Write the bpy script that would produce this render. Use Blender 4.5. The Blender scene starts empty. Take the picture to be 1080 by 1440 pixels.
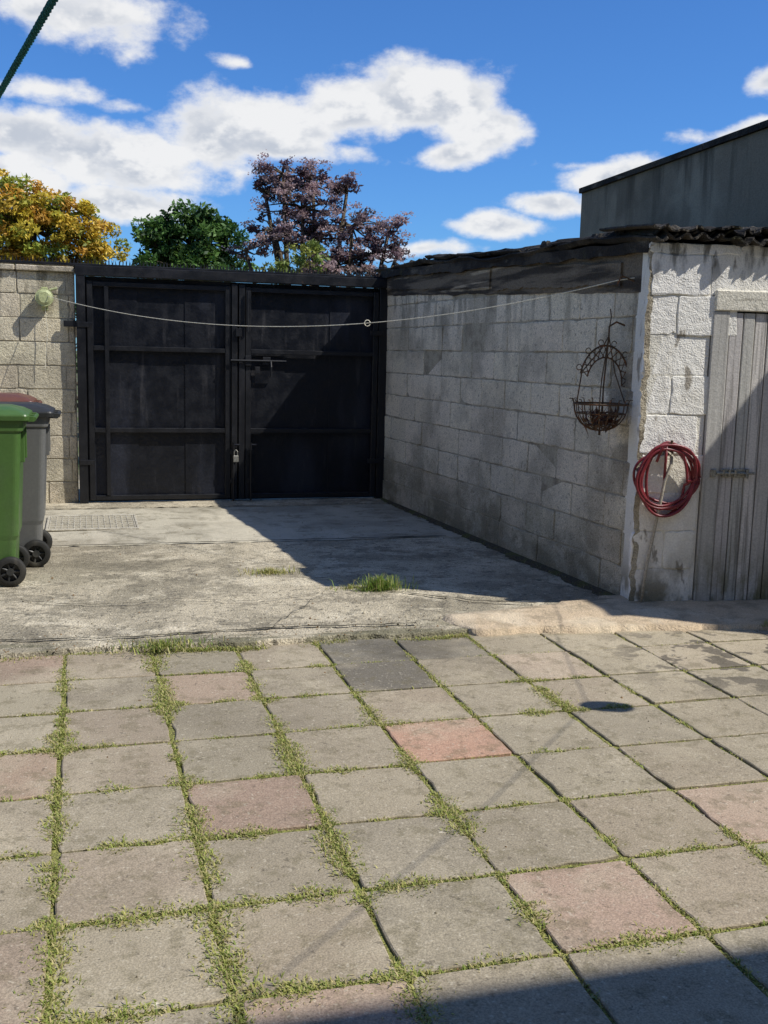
import bpy, math, random
import numpy as np
from mathutils import Vector, Matrix, noise as mnoise
random.seed(7); rng=np.random.default_rng(7)
S=bpy.context.scene
H=1.55
# ---------------------------------------------------------------- camera
FPX=1470.0
DX=Vector((.9612,-.0183,.2747)); DY=Vector((-.2746,-.1493,.9499)); DN=Vector((-.0236,.9884,.1485))
def world_dir(px,py):
    r=Vector((px-540,py-720,FPX))
    return Vector((r.dot(DX),r.dot(DY),-r.dot(DN))).normalized()
cam_d=bpy.data.cameras.new("camera"); cam=bpy.data.objects.new("camera",cam_d); S.collection.objects.link(cam)
xa=Vector((.9612,-.2746,.0236)).normalized(); za=-Vector((.2747,.9499,-.1485)).normalized()
ya=za.cross(xa).normalized(); xa=ya.cross(za).normalized()
M=Matrix((xa,ya,za)).transposed().to_4x4(); M.translation=Vector((0,0,H))
cam.matrix_world=M
cam_d.sensor_fit='VERTICAL'; cam_d.sensor_height=36; cam_d.sensor_width=27; cam_d.lens=36*FPX/1440
cam_d.clip_start=.05; cam_d.clip_end=2000
S.camera=cam
S.view_settings.view_transform='Standard'; S.view_settings.look='None'; S.view_settings.exposure=0
# ---------------------------------------------------------------- sun
SD=Vector((1.7,-.97,2.3)).normalized()
sl=bpy.data.lights.new("sun",'SUN'); sl.energy=5.0; sl.angle=math.radians(.53); sl.color=(1,.96,.89)
so=bpy.data.objects.new("sun",sl); S.collection.objects.link(so); so.rotation_euler=SD.to_track_quat('Z','Y').to_euler()
so.location=(6,-4,12)
# ---------------------------------------------------------------- node helpers
class NT:
    def __init__(s,nt): s.nt=nt
    def n(s,t,**k):
        nd=s.nt.nodes.new(t)
        for a,b in k.items(): setattr(nd,a,b)
        return nd
    def l(s,a,b): s.nt.links.new(a,b)
    def setin(s,sock,v):
        if hasattr(v,'is_output'): s.l(v,sock)
        else: sock.default_value=v
    def math(s,op,a,b=None,c=None,clamp=False):
        nd=s.n('ShaderNodeMath',operation=op,use_clamp=clamp)
        s.setin(nd.inputs[0],a)
        if b is not None: s.setin(nd.inputs[1],b)
        if c is not None: s.setin(nd.inputs[2],c)
        return nd.outputs[0]
    def vmath(s,op,a,b=None):
        nd=s.n('ShaderNodeVectorMath',operation=op)
        s.setin(nd.inputs[0],a)
        if b is not None: s.setin(nd.inputs[1],b)
        return nd.outputs[1] if op in('LENGTH','DISTANCE','DOT_PRODUCT') else nd.outputs[0]
    def mix(s,f,a,b,blend='MIX'):
        nd=s.n('ShaderNodeMix',data_type='RGBA',blend_type=blend)
        s.setin(nd.inputs[0],f)
        for i,v in((6,a),(7,b)):
            if isinstance(v,tuple) and len(v)==3: v=(*v,1)
            s.setin(nd.inputs[i],v)
        return nd.outputs[2]
    def smooth(s,v,lo,hi,a=0.,b=1.):
        nd=s.n('ShaderNodeMapRange',interpolation_type='SMOOTHSTEP')
        s.setin(nd.inputs[0],v); nd.inputs[1].default_value=lo; nd.inputs[2].default_value=hi
        nd.inputs[3].default_value=a; nd.inputs[4].default_value=b
        return nd.outputs[0]
    def noise(s,vec,scale,detail=4,rough=.55,dist=0):
        nd=s.n('ShaderNodeTexNoise'); s.l(vec,nd.inputs['Vector'])
        nd.inputs['Scale'].default_value=scale; nd.inputs['Detail'].default_value=detail
        nd.inputs['Roughness'].default_value=rough; nd.inputs['Distortion'].default_value=dist
        return nd.outputs['Fac']
def material(name,base,layers=(),speck=.25,sps=90,bump=.3,bs=(25,120),bd=.01,rough=.9,spec=.25,attr=False,metal=0.,rvar=0.,wb=(1.03,1.,.89)):
    m=bpy.data.materials.new(name); m.use_nodes=True
    t=NT(m.node_tree); b=m.node_tree.nodes['Principled BSDF']
    co=t.n('ShaderNodeTexCoord').outputs['Object']
    if attr:
        a=t.n('ShaderNodeAttribute',attribute_name='Col'); col=a.outputs['Color']
    else:
        r=t.n('ShaderNodeRGB'); r.outputs[0].default_value=(*base,1); col=r.outputs[0]
    sep=t.n('ShaderNodeSeparateXYZ'); t.l(co,sep.inputs[0])
    for i,L in enumerate(layers):
        v=t.vmath('MULTIPLY',co,tuple(L.get('s',(1,1,1))))
        v=t.vmath('ADD',v,(i*7.3,i*3.1,i*5.7))
        f=t.noise(v,1.0,min(L.get('d',3),4),L.get('r',.6),L.get('dist',.0))
        f=t.smooth(f,L['lo'],L['hi'])
        if 'z' in L: f=t.math('MULTIPLY',f,t.smooth(sep.outputs[2],L['z'][0],L['z'][1]))
        if 'sph' in L:
            dd=t.vmath('DISTANCE',co,L['sph'][0]); f=t.math('MULTIPLY',f,t.smooth(dd,L['sph'][1],L['sph'][2],1.,0.))
        if 'y' in L: f=t.math('MULTIPLY',f,t.smooth(sep.outputs[1],L['y'][0],L['y'][1]))
        if 'x' in L: f=t.math('MULTIPLY',f,t.smooth(sep.outputs[0],L['x'][0],L['x'][1]))
        f=t.math('MULTIPLY',f,L.get('k',1.))
        col=t.mix(f,col,L['c'],L.get('b','MIX'))
    n1=t.noise(co,sps,2,.7)
    g=t.smooth(n1,.3,.7,1-speck,1+speck)
    vm=t.n('ShaderNodeVectorMath',operation='SCALE'); t.l(col,vm.inputs[0]); t.l(g,vm.inputs['Scale'])
    t.l(t.vmath('MULTIPLY',vm.outputs[0],wb),b.inputs['Base Color'])
    if rvar:
        t.l(t.smooth(t.noise(co,9,3),.3,.7,rough-rvar,min(1,rough+rvar)),b.inputs['Roughness'])
    else: b.inputs['Roughness'].default_value=rough
    b.inputs['Specular IOR Level'].default_value=spec; b.inputs['Metallic'].default_value=metal
    if bump:
        h=t.math('ADD',t.math('MULTIPLY',t.noise(co,bs[0],3,.6),1.0),t.math('MULTIPLY',t.noise(co,bs[1],1,.6),.5))
        bp=t.n('ShaderNodeBump'); bp.inputs['Strength'].default_value=bump; bp.inputs['Distance'].default_value=bd
        t.l(h,bp.inputs['Height']); t.l(bp.outputs[0],b.inputs['Normal'])
    return m
def leafmat(name,trans=.3,rough=.55):
    m=bpy.data.materials.new(name); m.use_nodes=True
    t=NT(m.node_tree); b=m.node_tree.nodes['Principled BSDF']; out=m.node_tree.nodes['Material Output']
    a=t.n('ShaderNodeAttribute',attribute_name='Col')
    t.l(a.outputs['Color'],b.inputs['Base Color']); b.inputs['Roughness'].default_value=rough
    b.inputs['Specular IOR Level'].default_value=.3
    tr=t.n('ShaderNodeBsdfTranslucent'); t.l(a.outputs['Color'],tr.inputs['Color'])
    mx=t.n('ShaderNodeMixShader'); mx.inputs[0].default_value=trans
    t.l(b.outputs[0],mx.inputs[1]); t.l(tr.outputs[0],mx.inputs[2]); t.l(mx.outputs[0],out.inputs['Surface'])
    return m
# ---------------------------------------------------------------- mesh helpers
def empty(name,loc=(0,0,0)):
    e=bpy.data.objects.new(name,None); e.location=loc; e.empty_display_size=.2; S.collection.objects.link(e); return e
def mesh(name,V,F,mat,cols=None,parent=None,smooth=False):
    me=bpy.data.meshes.new(name); me.from_pydata([tuple(v) for v in V] if not isinstance(V,np.ndarray) else V.tolist(),[],F if not isinstance(F,np.ndarray) else F.tolist())
    me.update()
    if cols is not None:
        a=me.color_attributes.new('Col','FLOAT_COLOR','POINT')
        c=np.ones((len(me.vertices),4),dtype=np.float32); c[:,:3]=np.array(cols,dtype=np.float32)[:, :3]
        a.data.foreach_set('color',c.ravel())
    if smooth: me.polygons.foreach_set('use_smooth',[True]*len(me.polygons))
    o=bpy.data.objects.new(name,me); S.collection.objects.link(o)
    if mat: me.materials.append(mat)
    if parent:
        o.parent=parent; o.matrix_parent_inverse=Matrix.Translation(-Vector(parent.location))
    return o
class B:
    def __init__(s): s.V=[];s.F=[];s.C=[]
    def add(s,V,F,c=(1,1,1)):
        o=len(s.V); s.V+= [tuple(v) for v in V]; s.F+=[tuple(i+o for i in f) for f in F]; s.C+=[c]*len(V)
    def box(s,x0,x1,y0,y1,z0,z1,c=(1,1,1),ch=.003):
        P=[];F=[]
        ch=min(ch,abs(x1-x0)*.4,abs(y1-y0)*.4,abs(z1-z0)*.4)
        xs=(x0,x1);ys=(y0,y1);zs=(z0,z1);idx={}
        for i in(0,1):
            for j in(0,1):
                for k in(0,1):
                    sx=ch*(1-2*i);sy=ch*(1-2*j);sz=ch*(1-2*k)
                    idx[i,j,k,'x']=len(P);P.append((xs[i],ys[j]+sy,zs[k]+sz))
                    idx[i,j,k,'y']=len(P);P.append((xs[i]+sx,ys[j],zs[k]+sz))
                    idx[i,j,k,'z']=len(P);P.append((xs[i]+sx,ys[j]+sy,zs[k]))
        I=idx
        for i in(0,1):
            f=[I[i,0,0,'x'],I[i,1,0,'x'],I[i,1,1,'x'],I[i,0,1,'x']]; F.append(f if i else f[::-1])
            f=[I[0,i,0,'y'],I[1,i,0,'y'],I[1,i,1,'y'],I[0,i,1,'y']]; F.append(f[::-1] if i else f)
            f=[I[0,0,i,'z'],I[1,0,i,'z'],I[1,1,i,'z'],I[0,1,i,'z']]; F.append(f if i else f[::-1])
        for a in(0,1):
            for b in(0,1):
                F.append([I[a,b,0,'x'],I[a,b,1,'x'],I[a,b,1,'y'],I[a,b,0,'y']][::(1 if (a+b)%2==0 else -1)])
                F.append([I[a,0,b,'x'],I[a,0,b,'z'],I[a,1,b,'z'],I[a,1,b,'x']][::(1 if (a+b)%2==0 else -1)])
                F.append([I[0,a,b,'y'],I[1,a,b,'y'],I[1,a,b,'z'],I[0,a,b,'z']][::(1 if (a+b)%2==0 else -1)])
        for i in(0,1):
            for j in(0,1):
                for k in(0,1): F.append([I[i,j,k,'x'],I[i,j,k,'y'],I[i,j,k,'z']][::(-1 if (i+j+k)%2==0 else 1)])
        s.add(P,F,c)
    def slab(s,O,U,Vv,N,lu,lv,depth,ch,c,jit=.002,seg=5,tilt=0.):
        out=[];inn=[];bk=[]
        cs=[(0,0),(lu,0),(lu,lv),(0,lv)]
        r=min(.012,lu*.1)
        tx=random.uniform(-tilt,tilt);ty=random.uniform(-tilt,tilt);tz=random.uniform(-tilt,tilt)*.6
        for e in range(4):
            a=cs[e];b=cs[(e+1)%4]; L=math.hypot(b[0]-a[0],b[1]-a[1]); d=((b[0]-a[0])/L,(b[1]-a[1])/L); nn=(-d[1],d[0])
            for k in range(seg):
                f=(r+(L-2*r)*k/(seg-1)); j=random.gauss(0,jit)
                if random.random()<.06: j+=random.uniform(0,.012)
                pu=a[0]+d[0]*f+nn[0]*j; pv=a[1]+d[1]*f+nn[1]*j
                h=(pu/lu-.5)*tx+(pv/lv-.5)*ty+tz
                cu=min(max(pu+nn[0]*ch,ch),lu-ch); cv=min(max(pv+nn[1]*ch,ch),lv-ch)
                out.append(O+U*pu+Vv*pv+N*(h-ch*.8)); inn.append(O+U*cu+Vv*cv+N*h); bk.append(O+U*pu+Vv*pv-N*depth)
        n=len(out); V=inn+out+bk
        F=[list(range(n))]+[[i,n+i,n+(i+1)%n,(i+1)%n] for i in range(n)]+[[n+i,2*n+i,2*n+(i+1)%n,n+(i+1)%n] for i in range(n)]
        s.add(V,F,c)
    def cyl(s,p0,p1,r0,r1=None,n=12,c=(1,1,1),caps=True):
        r1=r0 if r1 is None else r1
        p0=Vector(p0);p1=Vector(p1);d=(p1-p0).normalized(); a=d.orthogonal().normalized(); b=d.cross(a)
        V=[];
        for p,r in((p0,r0),(p1,r1)):
            for i in range(n):
                t=2*math.pi*i/n; V.append(p+a*math.cos(t)*r+b*math.sin(t)*r)
        F=[[i,(i+1)%n,n+(i+1)%n,n+i] for i in range(n)]
        if caps: F+= [list(range(n))[::-1],list(range(n,2*n))]
        s.add(V,F,c)
    def tube(s,pts,r,n=8,c=(1,1,1),closed=False):
        pts=[Vector(p) for p in pts]; m=len(pts); V=[];F=[]
        ref=None
        for i,p in enumerate(pts):
            if closed: d=pts[(i+1)%m]-pts[i-1]
            else: d=pts[min(i+1,m-1)]-pts[max(i-1,0)]
            d.normalize()
            if ref is None: ref=d.orthogonal().normalized()
            ref=(ref-d*ref.dot(d)).normalized(); b=d.cross(ref)
            rr=r[i] if isinstance(r,(list,tuple)) else r
            for k in range(n):
                t=2*math.pi*k/n; V.append(p+ref*math.cos(t)*rr+b*math.sin(t)*rr)
        for i in range(m if closed else m-1):
            j=(i+1)%m
            for k in range(n): F.append([i*n+k,i*n+(k+1)%n,j*n+(k+1)%n,j*n+k])
        if not closed: F+=[list(range(n))[::-1],[ (m-1)*n+k for k in range(n)]]
        s.add(V,F,c)
    def make(s,name,mat,parent=None,smooth=False): return mesh(name,s.V,s.F,mat,s.C,parent,smooth)
def vary(c,a): 
    k=1+random.uniform(-a,a); return tuple(max(0,x*k*(1+random.uniform(-a,a)*.15)) for x in c)
X=Vector((1,0,0));Y=Vector((0,1,0));Z=Vector((0,0,1))
# ---------------------------------------------------------------- materials
m_paver=material('paver',(.2,.2,.2),[
  dict(c=(.17,.15,.12),s=(1.3,1.3,1),lo=.48,hi=.72,k=.5,d=4),
  dict(c=(.42,.38,.31),s=(2.1,2.1,1),lo=.48,hi=.72,k=.6,d=4),
  dict(c=(.45,.405,.33),s=(.8,.8,1),lo=.3,hi=.6,k=.55,x=(1.5,3.2)),
  dict(c=(.14,.125,.08),s=(9,9,1),lo=.5,hi=.64,k=.45,d=4,r=.75),
  dict(c=(.52,.49,.43),s=(60,60,1),lo=.62,hi=.74,k=.4,d=1),
  dict(c=(.07,.06,.05),s=(42,42,1),lo=.62,hi=.74,k=.5,d=2),
  dict(c=(.62,.60,.55),s=(7,7,1),lo=.72,hi=.76,k=.6,d=4),
  dict(c=(.07,.065,.06),s=(5,5,1),lo=.51,hi=.55,k=.75,sph=((3.35,4.75,0),.3,.9),d=3),
  dict(c=(.07,.065,.06),s=(1.8,1.8,1),lo=.44,hi=.60,k=.6,sph=((1.55,4.95,0),.25,.8),d=4),
 ],speck=.25,sps=170,bump=.5,bs=(18,160),bd=.006,attr=True,wb=(1.05,1,.87))
m_joint=material('joint_soil',(.12,.10,.055),[dict(c=(.22,.23,.07),s=(9,9,1),lo=.34,hi=.48,k=.9),dict(c=(.27,.22,.14),s=(20,20,1),lo=.55,hi=.7,k=.6)],speck=.5,sps=150,bump=1,bd=.02)
conc_layers=[
  dict(c=(.26,.235,.19),s=(1.2,1.2,1),lo=.44,hi=.58,k=.85,d=4,r=.7),
  dict(c=(.16,.145,.12),s=(3.4,4.2,1),lo=.52,hi=.60,k=.6,d=4,r=.75),
  dict(c=(.60,.55,.46),s=(2.4,3,1),lo=.52,hi=.62,k=.6,d=4,r=.72),
  dict(c=(.09,.085,.07),s=(22,22,1),lo=.56,hi=.68,k=.75,d=4),
  dict(c=(.66,.62,.54),s=(30,30,1),lo=.6,hi=.72,k=.6,d=3),
  dict(c=(.10,.10,.06),s=(1.6,9,1),lo=.46,hi=.56,k=.7,y=(5.8,5.5),d=4),
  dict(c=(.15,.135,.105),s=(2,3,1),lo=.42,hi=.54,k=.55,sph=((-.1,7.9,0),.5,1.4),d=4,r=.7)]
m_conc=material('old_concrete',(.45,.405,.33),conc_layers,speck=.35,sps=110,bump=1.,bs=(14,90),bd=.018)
m_conc2=material('smooth_concrete',(.43,.405,.35),[
  dict(c=(.29,.27,.23),s=(1.1,1.1,1),lo=.44,hi=.58,k=.75,d=4,r=.7),
  dict(c=(.18,.165,.13),s=(6,7,1),lo=.53,hi=.62,k=.6,d=4,r=.7),
  dict(c=(.54,.505,.44),s=(2.2,.6,1),lo=.52,hi=.66,k=.5,d=4)],speck=.2,sps=110,bump=.5,bs=(10,90),bd=.01)
m_pink=material('pink_cement',(.50,.405,.31),[
  dict(c=(.30,.25,.19),s=(5,6,1),lo=.48,hi=.62,k=.65,d=4),dict(c=(.62,.54,.44),s=(3,3,1),lo=.5,hi=.66,k=.6),dict(c=(.2,.17,.13),s=(25,25,1),lo=.6,hi=.7,k=.5),
  dict(c=(.12,.11,.08),s=(5,14,1),lo=.45,hi=.6,k=.6,y=(5.62,5.9))],speck=.18,sps=120,bump=.8,bs=(12,80),bd=.014)
def blockmat(name,kk):
    return material(name,(.4,.4,.4),[
  dict(c=(.32*kk,.295*kk,.25*kk),s=(1.6,1.6,1.6),lo=.46,hi=.62,k=.6,d=4),
  dict(c=(.16,.15,.105),s=(1.4,1.4,2.2),lo=.36,hi=.58,k=.78,z=(.85,.0),d=4),
  dict(c=(.66*kk,.62*kk,.54*kk),s=(4,4,5),lo=.50,hi=.68,k=.5,d=4),
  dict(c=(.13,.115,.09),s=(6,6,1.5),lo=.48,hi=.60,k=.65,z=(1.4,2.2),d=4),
  dict(c=(.13,.11,.085),s=(3,3,2.5),lo=.42,hi=.58,k=.75,sph=((3.35,5.85,1.2),.15,1.1),d=4),
  dict(c=(.20,.18,.15),s=(40,40,40),lo=.57,hi=.68,k=.6,d=3)],speck=.3,sps=130,bump=1.,bs=(40,150),bd=.012,attr=True,wb=(1.03,1,.90))
m_block=blockmat('grey_block',1.); m_blockL=blockmat('grey_block_boundary',.85)
m_mortar=material('mortar',(.40,.37,.31),[dict(c=(.2,.18,.15),s=(6,6,6),lo=.45,hi=.65,k=.7)],speck=.2,bump=.8,bs=(30,120),bd=.01)
m_white=material('white_painted_block',(.83,.82,.79),[
  dict(c=(.66,.63,.57),s=(3,3,2),lo=.52,hi=.68,k=.5,d=4),
  dict(c=(.28,.25,.21),s=(8,8,3),lo=.61,hi=.67,k=.85,d=4),
  dict(c=(.24,.215,.15),s=(5,5,3),lo=.40,hi=.56,k=.95,z=(.42,.05),d=4),
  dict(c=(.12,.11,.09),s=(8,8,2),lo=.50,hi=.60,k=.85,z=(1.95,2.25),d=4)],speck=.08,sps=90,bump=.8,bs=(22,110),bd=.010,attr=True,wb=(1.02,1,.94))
m_render=material('grey_render',(.23,.205,.165),[
  dict(c=(.36,.33,.27),s=(.9,.7,.6),lo=.46,hi=.62,k=.7,d=4),
  dict(c=(.05,.045,.037),s=(4,3.2,.35),lo=.50,hi=.64,k=.75,z=(2.6,3.6),d=4),
  dict(c=(.12,.105,.085),s=(1.2,1.2,1.2),lo=.5,hi=.62,k=.5)],speck=.15,bump=.4)
m_wood=material('weathered_wood',(.36,.34,.31),[
  dict(c=(.2,.185,.17),s=(50,50,1.2),lo=.5,hi=.66,k=.7,d=4),
  dict(c=(.62,.60,.57),s=(28,28,.8),lo=.52,hi=.68,k=.55,d=4),
  dict(c=(.14,.13,.05),s=(6,6,3),lo=.36,hi=.58,k=.85,z=(.5,.02),d=4)],speck=.12,bump=.5,bs=(30,140),bd=.004,attr=True,wb=(1,1,.97))
m_oldwood=material('rotten_wood',(.17,.145,.118),[
  dict(c=(.035,.03,.026),s=(1.2,.8,9),lo=.44,hi=.58,k=.88,d=4),
  dict(c=(.48,.42,.34),s=(2.2,.7,14),lo=.58,hi=.66,k=.7,d=4)],speck=.25,bump=1,bs=(20,90),bd=.015)
m_roof=material('roof_sheet',(.060,.054,.048),[
  dict(c=(.018,.016,.015),s=(4,2,4),lo=.42,hi=.56,k=.9,d=4),
  dict(c=(.20,.185,.16),s=(8,3,8),lo=.60,hi=.72,k=.55,d=4),
  dict(c=(.06,.058,.025),s=(5,5,5),lo=.58,hi=.7,k=.5,d=4)],speck=.3,bump=1,bs=(20,90),bd=.015)
m_black=material('black_gate_paint',(.010,.0105,.0125),[
  dict(c=(.03,.03,.034),s=(3,3,1),lo=.52,hi=.75,k=.5,d=4),
  dict(c=(.08,.05,.035),s=(14,14,14),lo=.68,hi=.76,k=.5,d=4)],speck=.2,bump=.12,bs=(8,60),bd=.01,rough=.42,spec=.4,rvar=.12,wb=(1,1,1))
m_sheet=material('black_gate_sheet',(.006,.007,.0105),[
  dict(c=(.022,.025,.036),s=(1.6,1.6,.5),lo=.46,hi=.62,k=.8,d=4),
  dict(c=(.05,.048,.05),s=(9,9,1.2),lo=.58,hi=.70,k=.5,d=4)],speck=.2,bump=.3,bs=(2.5,30),bd=.02,rough=.44,spec=.35,rvar=.15,wb=(1,1,1))
m_steel=material('galvanised',(.35,.35,.34),[dict(c=(.16,.12,.09),s=(20,20,20),lo=.5,hi=.65,k=.6)],rough=.45,metal=.7,bump=.2)
m_rust=material('rusty_iron',(.10,.07,.05),[dict(c=(.25,.11,.05),s=(30,30,30),lo=.5,hi=.65,k=.7)],rough=.8,metal=.2,bump=.3)
m_grate=material('grate_steel',(.46,.44,.40),[dict(c=(.25,.23,.20),s=(12,12,12),lo=.5,hi=.65,k=.6)],rough=.6,metal=.1,bump=.2)
def plastic(n,c,rough=.42): return material(n,c,[dict(c=tuple(x*.65+.02 for x in c),s=(5,5,3),lo=.5,hi=.75,k=.5,d=4),dict(c=(.3,.28,.24),s=(6,6,2),lo=.45,hi=.75,k=.35,z=(.6,0))],speck=.06,sps=60,bump=.08,bs=(10,150),bd=.004,rough=rough,spec=.35,rvar=.1)
m_green=plastic('green_plastic',(.062,.13,.036)); m_grey=plastic('grey_plastic',(.13,.135,.145)); m_brown=plastic('brown_plastic',(.13,.055,.04))
m_rubber=plastic('black_rubber',(.018,.018,.018),.7); m_dkplas=plastic('dark_grey_plastic',(.03,.032,.035),.5)
m_hose=material('red_hose',(.20,.022,.034),[dict(c=(.10,.012,.018),s=(14,14,14),lo=.45,hi=.7,k=.6),dict(c=(.4,.2,.2),s=(20,20,20),lo=.6,hi=.75,k=.4)],speck=.1,bump=.1,rough=.4,spec=.5)
m_pipe=material('pale_pipe',(.42,.39,.35),[dict(c=(.2,.17,.13),s=(9,9,3),lo=.5,hi=.7,k=.6)],bump=.2,rough=.6)
m_line=material('line_cord',(.65,.63,.56),bump=0,rough=.6)
m_reel=material('reel_plastic',(.42,.46,.26),bump=.05,rough=.5)
m_rope=material('teal_rope',(.02,.17,.15),speck=.4,sps=250,bump=.6,bs=(200,400),bd=.003,wb=(1,1,1))
m_dark=material('dark_void',(.012,.011,.01),bump=0)
m_bark=material('bark',(.10,.08,.06),bump=1,bs=(15,60),bd=.02)
m_leaf=leafmat('leaves'); m_weed=leafmat('weed_blades',.3,.6)
m_ground=material('ground_earth',(.16,.15,.11),[dict(c=(.08,.11,.03),s=(.6,.6,1),lo=.42,hi=.6,k=.9,d=4)],speck=.3,bump=.6)
# ---------------------------------------------------------------- ground
ZP=-.028
mesh('ground',[(-600,-600,-.12),(600,-600,-.12),(600,600,-.12),(-600,600,-.12)],[(0,1,2,3)],m_ground)
mesh('paving_bed',[(-5,-4,ZP-.010),(9,-4,ZP-.010),(9,5.62,ZP-.010),(-5,5.62,ZP-.010)],[(0,1,2,3)],m_joint)
pav=B(); KZ=1.018; SX=.432*KZ; SY=.44*KZ; X0=-.11*KZ; Y0=5.40*KZ
greys=[(.305,.272,.222),(.288,.258,.21),(.315,.283,.23),(.268,.242,.20),(.295,.255,.208)]
pink={}
def tile(px,py):
    d=world_dir(px,py); t=(H-ZP)/-d.z; x=d.x*t;y=d.y*t
    return (math.floor((x-X0)/SX),math.floor((Y0-y)/SY))
for p,c in (((625,1040),(.41,.265,.21)),((850,1270),(.37,.28,.235)),((1040,1140),(.37,.285,.24)),((360,1130),(.315,.24,.20)),((40,950),(.32,.245,.205)),
            ((35,1092),(.315,.245,.20)),((290,965),(.32,.255,.213)),((20,1370),(.315,.255,.215)),((740,935),(.38,.315,.265)),((520,1430),(.33,.255,.215))):
    pink[tile(*p)]=c
dark={tile(520,945):(.15,.14,.125),tile(500,915):(.16,.15,.135),tile(620,920):(.19,.178,.157)}
for i in range(-9,19):
    for j in range(0,20):
        c=pink.get((i,j)) or dark.get((i,j)) or random.choice(greys)
        if (i,j) not in pink and (i,j) not in dark and (i<-1 or i>6) and random.random()<.12: c=(.33,.265,.22)
        g=.018; ox=random.gauss(0,.003); oy=random.gauss(0,.003)
        pav.slab(Vector((X0+i*SX+g/2+ox,Y0-(j+1)*SY+g/2+oy,ZP)),X,Y,Z,SX-g,SY-g,.02,.004,vary(c,.05),jit=.0018,seg=8,tilt=.004)
pav.make('patio_paving',m_paver)
# concrete yard
def edge_noise(x,a=.03,s=3.): return a*(mnoise.noise(Vector((x*s,1.7,0)))+.5*mnoise.noise(Vector((x*s*4,4.1,0)))+.3*mnoise.noise(Vector((x*s*13,4.1,0))))
yard=empty('concrete_yard')
EY=5.49
def concrete(name,x0,x1,y0,y1,z,mat,ragged,nx=400,ny=70,slope=0.):
    V=[];F=[]
    for j in range(-1,ny+1):
        for i in range(nx+1):
            x=x0+(x1-x0)*i/nx; e=edge_noise(x,.06) if ragged else edge_noise(x,.010)
            yy0=y0+e
            if j<0: V.append((x,yy0-.004,-.1)); continue
            f=(j/ny)**1.5; y=yy0+(y1-yy0)*f
            zz=z+.008*mnoise.noise(Vector((x*1.3,y*1.3,0)))+.004*mnoise.noise(Vector((x*6,y*6,3)))
            if j==0: zz-=.010+.012*mnoise.noise(Vector((x*9,0,2)))
            V.append((x,y,zz))
    w=nx+1
    for j in range(ny+1):
        for i in range(nx): F.append((j*w+i,j*w+i+1,(j+1)*w+i+1,(j+1)*w+i))
    return mesh(name,V,F,mat,parent=yard,smooth=True)
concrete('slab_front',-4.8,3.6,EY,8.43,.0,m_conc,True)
concrete('slab_back',-4.8,3.4,8.45,10.42,.002,m_conc2,False,ny=30)
concrete('gate_threshold',-4.8,3.4,10.43,13.2,.012,m_conc,False,ny=10)
V=[];F=[];nx=130;ny=8
for j in range(-1,ny+1):
    for i in range(nx+1):
        f=i/nx; x=2.02+f*4.4
        yf=EY-.04-.15*max(0,(x-2.4))+edge_noise(x,.06,2.5); yb=6.0-.105*max(0,(x-3.37)) 
        if x<2.16: yf+= (2.16-x)*1.4
        if x<2.9: yb-=.05+ .25*(2.9-x)
        yb=max(yb,yf+.1)
        if j<0: V.append((x-(.01 if i==0 else 0),yf-.006,-.1)); continue
        g=j/ny; y=yf+(yb-yf)*g
        zz=.008+.024*math.sin(min(1,g*1.3)*math.pi*.5)+.008*mnoise.noise(Vector((x*3,y*3,0)))+.004*mnoise.noise(Vector((x*12,y*12,0)))
        if i==0 or (j==ny and x<3.2): zz=-.012
        V.append((x,y,zz))
w=nx+1
for j in range(ny+1):
    for i in range(nx): F.append((j*w+i,j*w+i+1,(j+1)*w+i+1,(j+1)*w+i))
mesh('cement_ramp',V,F,m_pink,smooth=True)
cr=B()
def crack(pts,w,sc=1.):
    P=[]
    for a,b in zip(pts[:-1],pts[1:]):
        for k in range(16):
            f=k/16; x=a[0]+(b[0]-a[0])*f; y=a[1]+(b[1]-a[1])*f
            P.append((x+sc*(.03*mnoise.noise(Vector((x*9,y*9,5)))+.008*mnoise.noise(Vector((x*40,y*40,5)))),y+sc*(.05*mnoise.noise(Vector((x*9,y*9,8)))+.012*mnoise.noise(Vector((x*40,y*40,8))))))
    V=[];F=[]
    for i,(x,y) in enumerate(P):
        ww=w*(.3+1.1*abs(mnoise.noise(Vector((x*20,y*20,0)))))
        V+=[(x,y-ww,.014),(x,y+ww,.014)]
    for i in range(len(P)-1): F.append((2*i,2*i+2,2*i+3,2*i+1))
    cr.add(V,F)
crack([(1.75,6.62),(2.05,6.35),(2.5,6.05),(2.75,5.95)],.016)
crack([(1.35,7.2),(1.6,6.9),(1.8,6.6)],.009)
crack([(1.5,6.5),(1.1,5.9),(.9,5.5)],.008)
crack([(-.4,6.6),(.1,6.4),(.5,6.5),(1.0,6.35),(1.5,6.5)],.007)
crack([(-1.5,5.66),(-.6,5.71),(.2,5.64),(1.0,5.70),(1.9,5.62)],.016)
crack([(.6,8.4),(.75,7.7),(1.26,7.2)],.006)
crack([(-.9,8.4),(-.5,7.4),(-.2,6.7),(-.4,5.7)],.006)
crack([(2.2,8.4),(2.3,7.6),(2.9,7.1)],.007)
crack([(-2,8.44),(-.5,8.44),(.6,8.44),(1.6,8.44),(3.1,8.44)],.024,.25)
crack([(-2,10.42),(-.5,10.43),(.6,10.42),(1.6,10.42),(3.1,10.42)],.016,.25)
m_crack=material('crack_soil',(.05,.045,.033),bump=0)
cr.make('cracks',m_crack,yard)
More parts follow.
